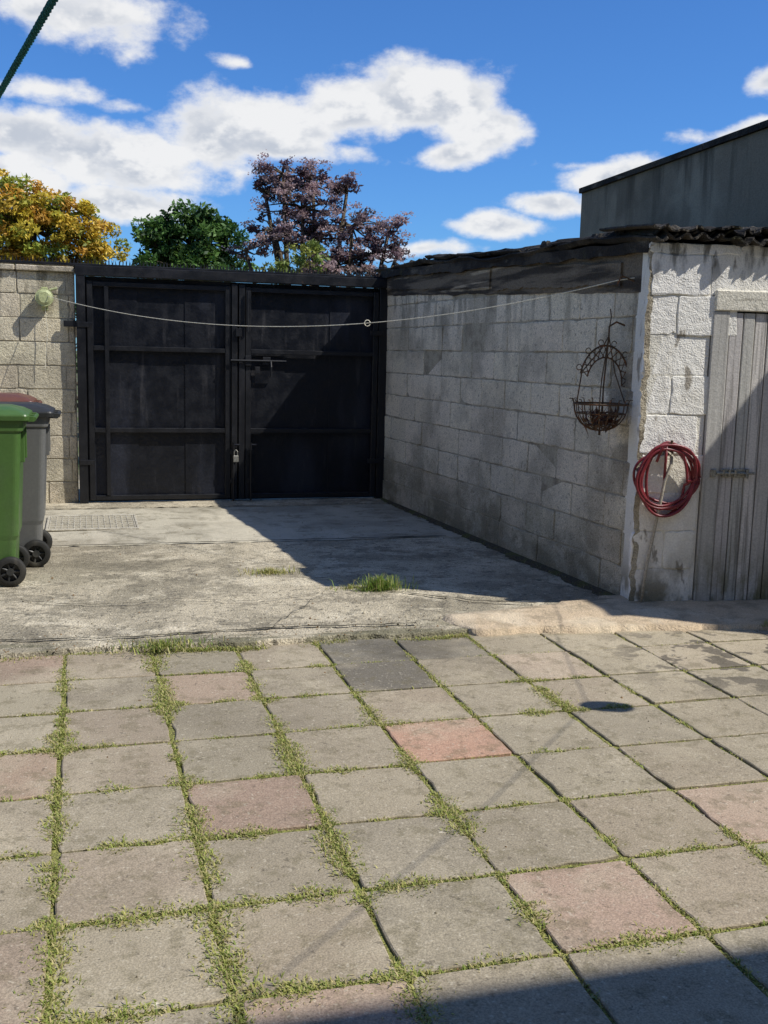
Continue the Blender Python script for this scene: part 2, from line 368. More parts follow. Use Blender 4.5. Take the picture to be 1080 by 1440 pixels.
# drain grate
gr=B()
for k in range(15): 
    x=-.30+.72*k/14; gr.box(x-.004,x+.004,9.22,9.93,.006,.015,ch=.001)
for k in range(7):
    y=9.22+.71*k/6; gr.box(-.31,.43,y-.005,y+.005,.006,.017,ch=.001)
for a in((-.33,-.31,9.2,9.95),(.43,.45,9.2,9.95)): gr.box(*a,.004,.018)
for a in((-.33,.45,9.18,9.2),(-.33,.45,9.95,9.97)): gr.box(*a,.004,.018)
gr.make('drain_grate',m_grate)
mesh('drain_pit_cover',[(-.31,9.2,.0095),(.43,9.2,.0095),(.43,9.95,.0095),(-.31,9.95,.0095)],[(0,1,2,3)],material('pit',(.33,.31,.265),bump=.2),parent=yard)
# grit and litter
gt=B()
for k in range(1500):
    r_=random.random()
    if r_<.45: x=random.uniform(-1.8,2.2); y=EY+abs(random.gauss(0,.25)); z0=.004
    elif r_<.75: x=random.uniform(-1.2,3.); y=random.uniform(5.6,9.5); z0=.005
    else: x=random.uniform(-1.5,4.2); y=random.uniform(2.2,5.3); z0=ZP
    r=random.uniform(.002,.006)*(1.6 if random.random()<.08 else 1); n=5
    V=[(x+r*math.cos(a*1.2566)*random.uniform(.7,1.3),y+r*math.sin(a*1.2566)*random.uniform(.7,1.3),z0-.002) for a in range(n)]+[(x,y,z0+r*.8)]
    gt.add(V,[(a,(a+1)%n,n) for a in range(n)],random.choice([(.35,.32,.26),(.15,.13,.1),(.5,.47,.4),(.2,.13,.07)]))
m_grit=material('grit',(.3,.3,.3),attr=True,bump=0,speck=.2)
gt.make('grit',m_grit)
# ---------------------------------------------------------------- block walls
def blockwall(name,p0,p1,z0,top,N,mat,colr,parent,thick=.2,ch=.229,bl=.455,skip=None,var=.1,jit=.0015,ragL=0,off=0,proud=.006,gap=.005):
    p0=Vector((*p0,0));p1=Vector((*p1,0)); U=(p1-p0).normalized(); L=(p1-p0).length
    b=B(); row=0; z=z0
    while z<max(top(0),top(L)):
        s=-random.random()*.03-(bl/2 if row%2 else 0)-off
        while s<L:
            a=max(s,0)+gap; e=min(s+bl,L)-gap
            if random.random()<.07 and e-a>.3: e=a+(e-a)*.5; nxt=e+gap*2
            else: nxt=s+bl
            if e-a>.04:
                mid=(a+e)/2; zt=min(z+ch-gap*2,top(mid)-.002)
                if zt-z>.04 and not(skip and skip(mid,z+.1)):
                    aa=a-(random.uniform(0,ragL) if a<.01 else 0)
                    O=p0+U*aa+Z*(z+.0)+N*random.gauss(0,.0025)
                    if U.cross(Z).dot(N)>0: b.slab(O,U,Z,N,e-aa,zt-z,.03,proud*.7,vary(colr(mid,z),var),jit=jit,seg=6,tilt=.005)
                    else:
                        O2=p0+U*e+Z*z+N*random.gauss(0,.0025); b.slab(O2,-U,Z,N,e-aa,zt-z,.03,proud*.7,vary(colr(mid,z),var),jit=jit,seg=6,tilt=.005)
            s=nxt
        z+=ch; row+=1
    b.make('blocks',mat,parent)
    n=24
    segs=[(i*L/n,(i+1)*L/n) for i in range(n)]
    V=[];F=[]
    for a,e in segs:
        if skip and skip((a+e)/2,1.): continue
        ta,te=top(a)-.004,top(e)-.004
        P=[p0+U*a-N*proud,p0+U*e-N*proud,p0+U*e-N*thick,p0+U*a-N*thick]
        o=len(V)
        V+=[p+Z*(z0-.1) for p in P]+[P[0]+Z*ta,P[1]+Z*te,P[2]+Z*te,P[3]+Z*ta]
        F+=[[o,o+1,o+5,o+4],[o+1,o+2,o+6,o+5],[o+2,o+3,o+7,o+6],[o+3,o,o+4,o+7],[o+4,o+5,o+6,o+7]]
    mesh('mortar_core',V,F,m_mortar if mat is not m_white else m_white,[(.78,.76,.70)]*len(V),parent)
bw=empty('boundary_wall',(-2,10.85,0))
blockwall('bw',(-4.8,10.84),(-.06,10.84),0,lambda s:2.27,-Y,m_blockL,lambda s,z:(.60,.545,.44),bw,off=.1)
c=B()
x=-4.8
while x<-.1: 
    c.box(x,min(x+.6,-.055)-.008,10.80,11.07,2.272,2.325,vary((.48,.44,.36),.1),.008); x+=.6
c.make('coping',m_blockL,bw)
bw2=empty('boundary_wall',(-4.8,5,0))
blockwall('bs',(-4.8,-4),(-4.8,10.8),ZP,lambda s:1.9,X,m_blockL,lambda s,z:(.52,.47,.39),bw2)
# ---------------------------------------------------------------- shed
shed=empty('block_shed',(4.5,8,0))
FA=math.radians(6.5)
CX,CY=3.37,5.83; FX,FY=3.10,10.85
sideU=(Vector((FX,FY,0))-Vector((CX,CY,0))).normalized(); sideN=Vector((-sideU.y,sideU.x,0))
if sideN.x>0: sideN=-sideN
LS=(Vector((FX,FY,0))-Vector((CX,CY,0))).length
blockwall('side',(CX,CY),(FX,FY),0,lambda s:1.985+.20*s/LS,sideN,m_block,lambda s,z:(.72,.665,.57) if z>.4 else (.58,.53,.44),shed,var=.06,jit=.0025)
frU=Vector((math.cos(FA),-math.sin(FA),0)); frN=Vector((frU.y,-frU.x,0))
C0=Vector((CX-.03,CY-.012,0))
p1=C0+frU*3.2
D0,D1=.455,1.40
blockwall('front',(C0.x,C0.y),(p1.x,p1.y),0,lambda s:2.27,frN,m_white,lambda s,z:(.89,.88,.86) if random.random()<.85 else (.80,.78,.74),shed,ch=.245,bl=.40,
   skip=lambda s,z:(D0-.02<s<D1+.0 and z<1.95),var=.03,jit=.004,ragL=.03,proud=.005,gap=.0035)
def fr(s,z,o=0): return C0+frU*s+Z*z+frN*o
def frbox(b,s0,s1,z0,z1,o0,o1,c=(1,1,1),ch=.004,jig=0):
    t=B(); t.box(s0,s1,o0,o1,z0,z1,c,ch)
    V=[fr(v[0]+(random.uniform(-jig,jig)),v[2],v[1]) for v in t.V]
    b.add(V,[f[::-1] for f in t.F],c)
w=B(); frbox(w,D0-.03,D1+.03,2.00,2.262,-.19,-.003,(.86,.84,.80),.006)
w.make('wall_above_door',m_white,shed)
w=B(); frbox(w,D0-.075,D0-.04,0,2.0,-.18,-.0045,(.82,.80,.76),.004); w.make('door_reveal',m_white,shed)
lin=B(); frbox(lin,D0-.03,D1+.12,1.87,1.995,-.1,.022,(1.9,1.85,1.75),.006)
m_lint=material('pale_lintel',(.70,.68,.64),[dict(c=(.30,.28,.25),s=(4,4,25),lo=.52,hi=.66,k=.6,d=4)],bump=.5)
lin.make('lintel',m_lint,shed)
door=B()
frbox(door,D0-.035,D0+.075,0.0,1.868,-.08,.012,(.48,.465,.44),.005)
frbox(door,D1-.03,D1+.06,0.0,1.868,-.08,.012,(.48,.465,.44),.005)
s=D0+.080
while s<D1-.06:
    wd=random.uniform(.08,.1); e=min(s+wd,D1-.035)
    frbox(door,s,e-.008,.02+random.uniform(0,.02),1.86,-.035,.002+random.uniform(-.004,.004),vary((.58,.565,.535),.16),.004); s+=wd
door.make('door_boards',m_wood,shed)
dk=B(); frbox(dk,D0-.03,D1+.05,-.05,1.9,-.12,-.05); dk.make('door_backing',m_dark,shed)
bo=B()
zb=.86
frbox(bo,D0+.09,D0+.15,zb-.028,zb+.028,.007,.013)
frbox(bo,D0+.16,D0+.28,zb-.028,zb+.028,.007,.013)
bo.tube([fr(D0+.05,zb,.022),fr(D0+.31,zb,.022)],.008)
bo.tube([fr(D0+.24,zb,.022),fr(D0+.245,zb-.005,.045),fr(D0+.25,zb-.03,.05)],.006)
for q in(.10,.14,.18,.26): bo.cyl(fr(D0+q,zb-.022,.02),fr(D0+q,zb+.022,.022),.009)
frbox(bo,D0+.012,D0+.05,zb-.025,zb+.025,.013,.024)
bo.make('door_bolt',m_steel,shed)
ow=B()
pa=p1; pb=Vector((p1.x+.1,10.95,0)); pc=Vector((FX,10.95,0))
for a,b_ in((pa,pb),(pb,pc)):
    V=[a,b_,b_+Z*2.2,a+Z*2.2]; ow.add(V,[(0,1,2,3)],(.5,.46,.4))
ow.make('rear_walls',m_block,shed)
tb=B()
def sd(s,z,o=0): return Vector((CX,CY,0))+sideU*s+Z*z+sideN*o
def ztop(s): return 2.235+.155*s/LS+.018*math.sin(s*1.9+.6)
def plate(s0,s1,zb0,zb1,zt0,zt1,o,th,n=70,amp=.012):
    V=[];F=[]
    for i in range(n+1):
        f=i/n; s=s0+(s1-s0)*f
        a=zb0+(zb1-zb0)*f+amp*mnoise.noise(Vector((s*5,o*50,0)))+amp*.6*mnoise.noise(Vector((s*21,o*50,0)))
        t_=zt0+(zt1-zt0)*f+amp*.5*mnoise.noise(Vector((s*4,o*50,9)))
        oo=o+.006*mnoise.noise(Vector((s*3,2,o*9)))
        V+=[sd(s,a,oo),sd(s,t_,oo),sd(s,a,oo-th),sd(s,t_,oo-th)]
    for i in range(n):
        k=4*i
        F+=[[k,k+1,k+5,k+4],[k+2,k+6,k+7,k+3],[k,k+4,k+6,k+2],[k+1,k+3,k+7,k+5]]
    F+=[[0,2,3,1],[4*n,4*n+1,4*n+3,4*n+2]]
    tb.add(V,F)
plate(.02,LS-.02,1.968,2.172,2.24,2.40,.008,.15)
plate(.35,2.3,2.03,2.10,2.17,2.27,.026,.018,amp=.02)
plate(2.36,LS-.05,2.11,2.23,2.26,2.36,.022,.014)
tb.make('wall_plate',m_oldwood,shed)
tb=B(); plate(.0,LS+.02,2.20,2.355,2.275,2.43,.052,.022,amp=.022); tb.make('roof_edge_felt',m_roof,shed)
def roofsheet(name,s0,s1,x0,x1,dz,n_s=60,rag=.03,seed=0,amp=.017,wl=.11,ph=0):
    V=[];F=[];nx=int((x1-x0)/wl*10)
    for j in range(n_s+1):
        for i in range(nx+1):
            xx=x0+(x1-x0)*i/nx
            f=j/n_s
            e0=rag*(mnoise.noise(Vector((math.floor(xx/.7)*3.3,seed,1))))*2+rag*1.0*mnoise.noise(Vector((xx*9,seed,3)))+rag*.6*mnoise.noise(Vector((xx*31,seed,3)))
            s=(s0+e0)+(s1-s0-e0)*f
            side=sd(s,0,0)
            ex=.045*mnoise.noise(Vector((s*2,seed,7)))+.025*mnoise.noise(Vector((s*14,seed,7)))
            base=side+frU*(xx+ex*(1 if i<8 else 0)); base.y=side.y-(math.tan(FA)*xx)*(1-max(0,min(1,s/LS)))
            z=ztop(s)+.06+dz+amp*math.sin(2*math.pi*xx/wl+ph)+.03*mnoise.noise(Vector((xx*2.3,s*2,seed)))+.02*xx+.012*mnoise.noise(Vector((xx*9,s*6,seed)))
            if f<.08: z-= .035*abs(mnoise.noise(Vector((xx*5,2,seed))))
            V.append((base.x,base.y,z))
    w=nx+1
    for j in range(n_s):
        for i in range(nx): F.append((j*w+i,j*w+i+1,(j+1)*w+i+1,(j+1)*w+i))
    o=mesh(name,V,F,m_roof,parent=shed,smooth=False)
    md=o.modifiers.new('s','SOLIDIFY'); md.thickness=.012; md.offset=-1
    return o
roofsheet('roof_sheets',-.09,LS+.12,-.07,3.5,.0,rag=.04)
roofsheet('roof_sheets_upper',-.06,1.9,-.05,3.4,.035,rag=.07,seed=4,n_s=24,ph=1.2)
roofsheet('roof_sheets_mid',1.7,3.7,-.06,3.4,.045,rag=.04,seed=9,n_s=24)
roofsheet('roof_sheet_loose',-.10,.5,-.10,.50,.060,rag=.07,seed=14,n_s=14,ph=2.,amp=.008)
roofsheet('roof_sheet_loose_end',-.02,.6,.62,1.4,.055,rag=.08,seed=22,n_s=14,ph=.6,amp=.012)
rb=B()
for k in range(130):
    s=random.uniform(-.05,LS) if k>60 else random.uniform(-.08,.9); xx=random.uniform(-.05,.5) if k>60 else random.uniform(-.02,1.5)
    p=sd(s,ztop(s)+.11,0)+frU*xx
    r=random.uniform(.012,.035); n=7; V=[];F=[]
    for a in range(n):
        t_=a/n*2*math.pi; V.append(p+Vector((math.cos(t_)*r*random.uniform(.6,2.2),math.sin(t_)*r*random.uniform(.8,2.6),-.03)))
    for a in range(n):
        v=V[a]; V.append(p+(v-p)*.6+Z*r*random.uniform(.3,1.0))
    F=[[a,(a+1)%n,n+(a+1)%n,n+a] for a in range(n)]+[list(range(n,2*n))]
    rb.add(V,F)
rb.make('roof_debris',m_roof,shed)
cn=B()
V=[];F=[];n=80
for i in range(n+1):
    z=2.25*i/n
    a=.022*mnoise.noise(Vector((z*7,3,1)))+.018*mnoise.noise(Vector((z*22,3,1)))
    V+=[fr(-.018+a,z,.004+a*.3),fr(.02+a,z,.001),sd(.10+a*2,z,.006),sd(.02,z,.012+a*.5)]
for i in range(n):
    k=4*i
    F+=[[k,k+1,k+5,k+4],[k+3,k,k+4,k+7],[k+2,k+3,k+7,k+6]]
cn.add(V,F,(.46,.42,.35)); cn.make('corner_mortar',m_block,shed)
V=[];F=[];n=160
for i in range(n+1):
    s=-.0+LS*i/n; wd=.05+.10*abs(mnoise.noise(Vector((s*2.2,0,0))))+.06*abs(mnoise.noise(Vector((s*9,0,0))))
    V+=[sd(s,.022,.0),sd(s,.020,wd*.5),sd(s,-.002,wd)]
for i in range(n):
    k=3*i; F+=[(k,k+1,k+4,k+3),(k+1,k+2,k+5,k+4)]
m_dirt=material('dirt',(.09,.08,.06),[dict(c=(.12,.13,.04),s=(6,6,1),lo=.5,hi=.62,k=.7)],speck=.4,bump=1,bd=.02)
mesh('wall_base_dirt',V,F,m_dirt,parent=yard,smooth=True)
# ---------------------------------------------------------------- gate
gate=empty('metal_gate',(1.5,10.82,0))
g=B(); gy=10.80
g.box(-.05,.035,gy-.05,gy+.06,.0,2.33)
g.box(3.02,3.12,gy-.02,gy+.06,.0,2.30)
g.box(-.052,3.12,gy-.055,gy+.065,2.245,2.335)
def leaf(x0,x1):
    g.box(x0,x0+.055,gy-.02,gy+.035,.04,2.20); g.box(x1-.055,x1,gy-.02,gy+.035,.04,2.20)
    for z in(.04,.72,1.53,2.15): g.box(x0+.056,x1-.056,gy-.015,gy+.033,z,z+.045)
leaf(.05,1.455); leaf(1.605,3.01)
g.box(.215,.255,gy-.022,gy+.036,.086,2.149)
g.box(1.462,1.52,gy-.035,gy+.03,.03,2.22); g.box(1.535,1.598,gy-.028,gy+.03,.03,2.22)
for xx in(.05,3.0):
    for z in(.4,1.75): g.box(xx-.09,xx+.05,gy-.06,gy-.052 if xx<1 else gy-.04,z,z+.05)
for z in (1.75,): g.box(-.17,-.05,gy-.03,gy-.005,z,z+.06)
g.make('frame',m_black,gate)
sh=B()
for x0,x1 in((.036,1.50),(1.503,3.02)):
    n=3
    for k in range(n):
        a=x0+(x1-x0)*k/n; b_=x0+(x1-x0)*(k+1)/n
        sh.box(a-.012,b_+.012,gy+.038+.008*(k%2)+(.02 if x0>1 else 0),gy+.044+.008*(k%2)+(.02 if x0>1 else 0),.02,2.243,ch=.001)
sh.make('sheet_panels',m_sheet,gate)
lt=B()
lt.tube([(1.45,gy-.05,1.46),(2.02,gy-.05,1.46)],.011); lt.box(1.60,1.66,gy-.045,gy-.022,1.41,1.51); lt.box(1.78,1.86,gy-.045,gy-.022,1.42,1.50)
lt.box(1.70,1.75,gy-.05,gy-.03,1.33,1.40)
lt.tube([(1.86,gy-.05,1.46),(1.86,gy-.08,1.40),(1.86,gy-.08,1.30)],.01)
for x in(1.48,1.66):
    lt.tube([(x,gy-.055,.02),(x,gy-.055,.62)],.011); lt.tube([(x,gy-.055,.6),(x+.06,gy-.06,.6)],.01)
    for z in(.2,.5): lt.box(x-.03,x+.03,gy-.05,gy-.03,z,z+.05)
lt.tube([(1.62,gy-.055,1.75),(1.62,gy-.055,2.15)],.011)
lt.box(1.50,1.56,gy-.062,gy-.036,1.70,1.78)
lt.make('bolts',m_black,gate)
pl=B(); pl.box(1.475,1.53,gy-.075,gy-.05,.42,.49,ch=.006); pl.tube([(1.485,gy-.062,.49),(1.485,gy-.062,.53),(1.502,gy-.062,.55),(1.52,gy-.062,.53),(1.52,gy-.062,.49)],.005); pl.make('padlock',m_steel,gate)
sp=B(); sp.box(-4.8,3.09,10.82,10.90,2.338,2.362)
x=-4.78
while x<3.08:
    for yy in(10.835,10.86,10.885):
        h=random.uniform(.04,.065); lx=random.uniform(-.012,.012)
        sp.add([(x-.005,yy-.004,2.36),(x+.005,yy-.004,2.36),(x,yy+.005,2.36),(x+lx,yy,2.36+h)],[(0,1,3),(1,2,3),(2,0,3)])
    x+=.033
sp.make('spike_strip',m_black)
# ---------------------------------------------------------------- neighbouring building
nb=empty('neighbour_building',(8,8,0))
x0,x1,y0,y1=5.83,13,4.0,11.9
def tz(y): return 3.53+.02*(11.9-y)
V=[(x0,y0,-.1),(x1,y0,-.1),(x1,y1,-.1),(x0,y1,-.1),(x0,y0,tz(y0)),(x1,y0,tz(y0)),(x1,y1,tz(y1)),(x0,y1,tz(y1))]
F=[(0,1,5,4),(1,2,6,5),(2,3,7,6),(3,0,4,7),(4,5,6,7)]
mesh('walls',V,F,m_render,parent=nb)
o=.035
cb=B(); 
for k in range(9):
    ya=y0+(y1-y0+.04)*k/9-.02; yb=y0+(y1-y0+.04)*(k+1)/9-.028
    P=[(x0-o,ya),(x0+.3,ya),(x0+.3,yb),(x0-o,yb)]
    cb.add([(a,b_,tz(b_)+.002) for a,b_ in P]+[(a,b_,tz(b_)+.06) for a,b_ in P],[(0,1,5,4),(1,2,6,5),(2,3,7,6),(3,0,4,7),(4,5,6,7),(3,2,1,0)])
P=[(x0+.3,y1-.3),(x1,y1-.3),(x1,y1+.03),(x0+.3,y1+.03)]
cb.add([(a,b_,tz(b_)+.002) for a,b_ in P]+[(a,b_,tz(b_)+.06) for a,b_ in P],[(0,1,5,4),(1,2,6,5),(2,3,7,6),(3,0,4,7),(4,5,6,7)])
cb.make('coping',m_roof,nb)
# ---------------------------------------------------------------- house behind the camera
hs=empty('house',(0,-3,0))
m_hr=material('house_render',(.55,.52,.46),[dict(c=(.4,.37,.32),s=(1,1,.5),lo=.45,hi=.7,k=.6)],bump=.4)
hb=B()
HH=6.72
def hpiece(xa,xb,za_,zb_): hb.box(xa,xb,-.9,-.6,za_,zb_,ch=.001)
hpiece(-9,-1.6,-.1,HH); hpiece(2.4,12,-.1,HH); hpiece(-1.6,2.4,2.2,3.6); hpiece(-1.6,2.4,4.8,HH); hpiece(-.5,2.4,-.1,.9) ; hpiece(-1.6,-1.4,.0,2.2); hpiece(.9,1.3,3.6,4.8)
hb.box(-9,12,-7,-6.7,-.1,HH); hb.box(-9,-8.7,-6.7,-.9,-.1,HH); hb.box(11.7,12,-6.7,-.9,-.1,HH)
hb.make('walls',m_hr,hs)
hr=B(); hr.add([(-9.2,-.58,HH),(12.2,-.58,HH),(12.2,-3.8,8.1),(-9.2,-3.8,8.1),(-9.2,-7.1,HH),(12.2,-7.1,HH)],[(0,1,2,3),(3,2,5,4),(0,3,4),(1,5,2)]); hr.make('roof',m_roof,hs)
m_glass=material('window_glass',(.03,.035,.04),bump=0,rough=.08,spec=.6)
hg=B(); hg.box(-1.6,2.4,-.75,-.73,.9,2.2,ch=.001); hg.box(-1.6,2.4,-.75,-.73,3.6,4.8,ch=.001); hg.make('window_glass',m_glass,hs)
hd=B(); hd.box(-1.38,-.5,-.80,-.76,-.1,.89,ch=.001); hd.make('door',m_wood,hs)
# ---------------------------------------------------------------- wheelie bins
def wheelie(name,xb,yn,h,mat,lidmat,wy=.52,dep=.62):
    e=empty(name,(xb-.3,yn+wy/2,0))
    rings=[(.06,xb-.50,xb-.10,.055),(.10,xb-.51,xb-.085,.05),(.30,xb-.535,xb-.075,.04),(.33,xb-.54,xb-.06,.036),(h-.16,xb-.60,xb-.03,.012),(h-.15,xb-.615,xb-.015,.004),(h-.085,xb-.62,xb-.01,.0),(h-.08,xb-.60,xb-.02,.01)]
    V=[];F=[];cs=6;rr=.04
    for z,xf,xk,iy in rings:
        ya,yb=yn+iy,yn+wy-iy
        for cx,cy,a0 in((xk-rr,yb-rr,0),(xf+rr,yb-rr,90),(xf+rr,ya+rr,180),(xk-rr,ya+rr,270)):
            for k in range(cs):
                a=math.radians(a0+90*k/(cs-1)); V.append((cx+rr*math.cos(a),cy+rr*math.sin(a),z))
    n=4*cs
    for r in range(len(rings)-1):
        for i in range(n): F.append([r*n+i,r*n+(i+1)%n,(r+1)*n+(i+1)%n,(r+1)*n+i])
    F.append(list(range(n))[::-1])
    b=B(); b.add(V,F)
    for yy in(yn+.10,yn+wy-.13): b.box(xb-.075,xb-.012,yy,yy+.03,h-.36,h-.155)
    b.make('body',mat,e)
    L=B(); V=[];rings=[(h-.083,.018,.018),(h-.055,.022,.022),(h-.045,.018,.018),(h-.02,-.03,-.03),(h-.0,-.10,-.10)]
    for z,o,oy in rings:
        xk,xf=xb+.005+o,xb-.62-o; ya,yb=yn-oy,yn+wy+oy
        for cx,cy,a0 in((xk-rr,yb-rr,0),(xf+rr,yb-rr,90),(xf+rr,ya+rr,180),(xk-rr,ya+rr,270)):
            for k in range(cs):
                a=math.radians(a0+90*k/(cs-1)); V.append((cx+rr*math.cos(a),cy+rr*math.sin(a),z))
    F=[]
    for r in range(len(rings)-1):
        for i in range(n): F.append([r*n+i,r*n+(i+1)%n,(r+1)*n+(i+1)%n,(r+1)*n+i])
    F.append([(len(rings)-1)*n+i for i in range(n)])
    L.add(V,F)
    L.make('lid',lidmat,e)
    hd=B()
    hd.tube([(xb+.055,yn+.05,h-.075),(xb+.055,yn+wy-.05,h-.075)],.014)
    for yy in(yn+.06,yn+wy/2,yn+wy-.06): hd.box(xb-.02,xb+.055,yy-.012,yy+.012,h-.095,h-.058)
    hd.make('handle',lidmat,e)
    wh=B(); hub=B(); wx=xb-.115; R=.098
    for ys,sgn in((yn+.0,-1),(yn+wy-.05,1)):
        prof=[(-.024,R*.62),(-.026,R*.9),(-.016,R),(.016,R),(.026,R*.9),(.024,R*.62)]
        V=[];F=[];m=28
        for k in range(m):
            a=2*math.pi*k/m
            for py,pr in prof: V.append((wx+pr*math.cos(a),ys+.025+py,R+pr*math.sin(a)))
        q=len(prof)
        for k in range(m):
            for i in range(q-1): F.append([k*q+i,((k+1)%m)*q+i,((k+1)%m)*q+i+1,k*q+i+1])
        wh.add(V,F)
        hub.cyl((wx,ys+.008,R),(wx,ys+.042,R),R*.25,n=16)
        for k in range(7):
            a=2*math.pi*k/7; hub.tube([(wx+R*.2*math.cos(a),ys+.02,R+R*.2*math.sin(a)),(wx+R*.66*math.cos(a),ys+.02,R+R*.66*math.sin(a))],.008,n=6)
        hub.cyl((wx,ys+.030,R),(wx,ys+.034,R),R*.64,n=24)
    wh.cyl((wx,yn+.02,R),(wx,yn+wy-.02,R),.012)
    wh.make('tyres',m_rubber,e,True); hub.make('wheel_hubs',m_dkplas,e)
    return e
wheelie('wheelie_bin',-.36,7.05,1.165,m_green,m_green)
wheelie('wheelie_bin',-.225,7.66,1.15,m_grey,m_dkplas)
wheelie('wheelie_bin',-.38,8.30,1.19,m_brown,m_brown)
# ---------------------------------------------------------------- washing line with reel
wl=empty('washing_line',(-.34,10.7,2.04))
A=Vector((-.34,10.74,2.04)); E=Vector((3.22,6.02,2.045)); pts=[]
for k in range(61):
    s=k/60; p=A.lerp(E,s); p.z-=.29*4*s*(1-s)*(1+.12*(s-.5)); pts.append(p)
b=B(); b.tube(pts,.0030,n=6)
pk=pts[40]; b.tube([pk+Vector((.022*math.cos(a*.5),0,.022*math.sin(a*.5)-.0)) for a in range(13)],.0032,n=5)
b.tube([E,E+Vector((.12,-.0,.02))],.0038,n=6)
b.tube([A+Vector((0,.04,-.04)),A+Vector((.02,.03,-.35)),A+Vector((-.01,.04,-.7))],.003,n=5)
b.make('cord',m_line,wl)
b=B(); rA=A+Vector((-.0,.0,-.02)); b.cyl(rA+Vector((0,-.03,0)),rA+Vector((0,.05,0)),.085,n=28); b.cyl(rA+Vector((0,-.045,0)),rA+Vector((0,-.03,0)),.05,.075,n=28); b.box(rA.x-.03,rA.x+.03,rA.y+.05,rA.y+.1,rA.z-.12,rA.z+.1)
b.cyl(rA+Vector((.05,-.02,.07)),rA+Vector((.12,-.02,.09)),.012); b.make('reel',m_reel,wl,False)
b=B(); b.tube([E+Vector((.0,.0,-.03)),E+Vector((.03,.0,.03)),E+Vector((.12,0,.0))],.006); b.make('hook',m_rust,wl)
tr=B(); P2=Vector((-.024,1.305,1.936)); P1=Vector((-.115,1.796,1.937)); d=(P1-P2).normalized()
a=P2-d*((P2.y+.6)/d.y); e_=P2+d*7.5
for st in range(3):
    pts=[]
    nn=1100
    for k in range(nn+1):
        f=k/nn; p=a.lerp(e_,f); L=(e_-a).length*f; ph=L/.045*2*math.pi+st*2*math.pi/3
        side=Vector((d.y,-d.x,0)); p=p+side*.0024*math.cos(ph)+Z*.0024*math.sin(ph); pts.append(p)
    tr.tube(pts,.0028,n=6)
tr.make('clothes_rope',m_rope,None,True)
pp=B(); pp.cyl((e_.x,e_.y,-.1),(e_.x,e_.y,2.1),.04,n=16); pp.cyl((e_.x,e_.y,2.1),(e_.x,e_.y,2.13),.045,n=16); pp.make('clothes_post',m_steel)
l2=empty('peg_line',(3.77,3.33,2))
b=B(); b.tube([(4.55,5.2,2.25),(3.77,3.33,2.06),(2.9,2.45,2.02),(1.88,1.48,2.03),(.6,-.6,2.25)],.0026); b.make('line',m_line,l2)
b=B(); V=[];m=14
prof=[(.015,2.06),(.07,2.03),(.09,1.96),(.08,1.90),(.02,1.87)]
for r,z in prof:
    for k in range(m): V.append((3.77+r*math.cos(2*math.pi*k/m),3.33+r*.8*math.sin(2*math.pi*k/m),z))
F=[[i*m+k,i*m+(k+1)%m,(i+1)*m+(k+1)%m,(i+1)*m+k] for i in range(4) for k in range(m)]+[[4*m+k for k in range(m)]]
b.add(V,F); b.make('peg_bag',m_rope,l2,True)
# ---------------------------------------------------------------- hose
ho=empty('garden_hose',(3.54,5.78,.83)); b=B()
hc=fr(.165,.835,.05)
pts=[]
loops=7
for k in range(loops*48):
    a=2*math.pi*k/48; lp=k/48
    li=int(lp)
    rr=.175+.040*math.sin(li*2.4+1)+.012*math.sin(a*2+li)
    r2=.200+.032*math.sin(li*1.7)+.010*math.cos(a*3+li)
    cx=.022*math.sin(li*3.1); cz=.016*math.cos(li*2.2)-.01
    pts.append(hc+frU*(rr*math.cos(a)+cx)+Z*(r2*math.sin(a)+cz)+frN*(.022*math.sin(li*2.1+a*.5)+.012*math.sin(a)))
b.tube(pts,.0088,n=8)
b.tube([hc+Vector((-.02,0,-.02)),hc+frU*-.03+Z*.2+frN*.03,hc+frU*-.06+Z*.19+frN*.035,hc+frU*-.09+Z*.1+frN*.03],.0088)
b.make('coil',m_hose,ho,True)
b=B(); b.tube([hc+frU*.03+Z*.17-frN*.02,hc+frU*.02+Z*.08,hc-frU*.02-Z*.02+frN*.01,hc-frU*.035-Z*.15,hc-frU*.06-Z*.4-frN*.03,fr(.075,.25,.022),fr(.055,.02,.02)],.0105,n=8)
b.box(hc.x-.01,hc.x+.03,hc.y,hc.y+.05,hc.z+.14,hc.z+.20); b.make('tap_pipe',m_pipe,ho,True)
b=B(); b.tube([hc+Z*.20-frN*.05,hc+Z*.2+frN*.03,hc+Z*.235+frN*.035],.008); b.make('hook',m_rust,ho)
# ---------------------------------------------------------------- hanging basket
hk=empty('hanging_basket',(3.2,6.12,1.1)); b=B()
dd=world_dir(845,568); tt=3.19/dd.x; bx,by=dd.x*tt,dd.y*tt; 
R=.172; zr=H+dd.z*tt
def ringp(r,z,n=36,a0=0,a1=2*math.pi,cx=0): return [(bx+cx+r*math.cos(a0+(a1-a0)*k/n),by+r*math.sin(a0+(a1-a0)*k/n),z) for k in range(n+(0 if a1-a0>6.2 else 1))]
b.tube(ringp(R,zr),.006,closed=True); b.tube(ringp(R*.88,zr-.06),.004,closed=True); b.tube(ringp(R*.55,zr-.135),.004,closed=True)
for k in range(18):
    a=2*math.pi*k/18
    P=[]
    for q in range(7):
        f=q/6; r=R*math.cos(f*math.pi/2*.95); z=zr-.17*math.sin(f*math.pi/2)
        P.append((bx+r*math.cos(a),by+r*math.sin(a),z))
    b.tube(P,.0038,n=5)
    b.tube([(bx+R*math.cos(a),by+R*math.sin(a),zr),(bx+(R+.012)*math.cos(a),by+(R+.012)*math.sin(a),zr+.03),(bx+(R+.03)*math.cos(a),by+(R+.03)*math.sin(a),zr+.03)],.003,n=5)
b.tube([(bx,by,zr-.17),(bx,by,zr-.20)],.008)
tp=Vector((bx+.03,by,zr+.43))
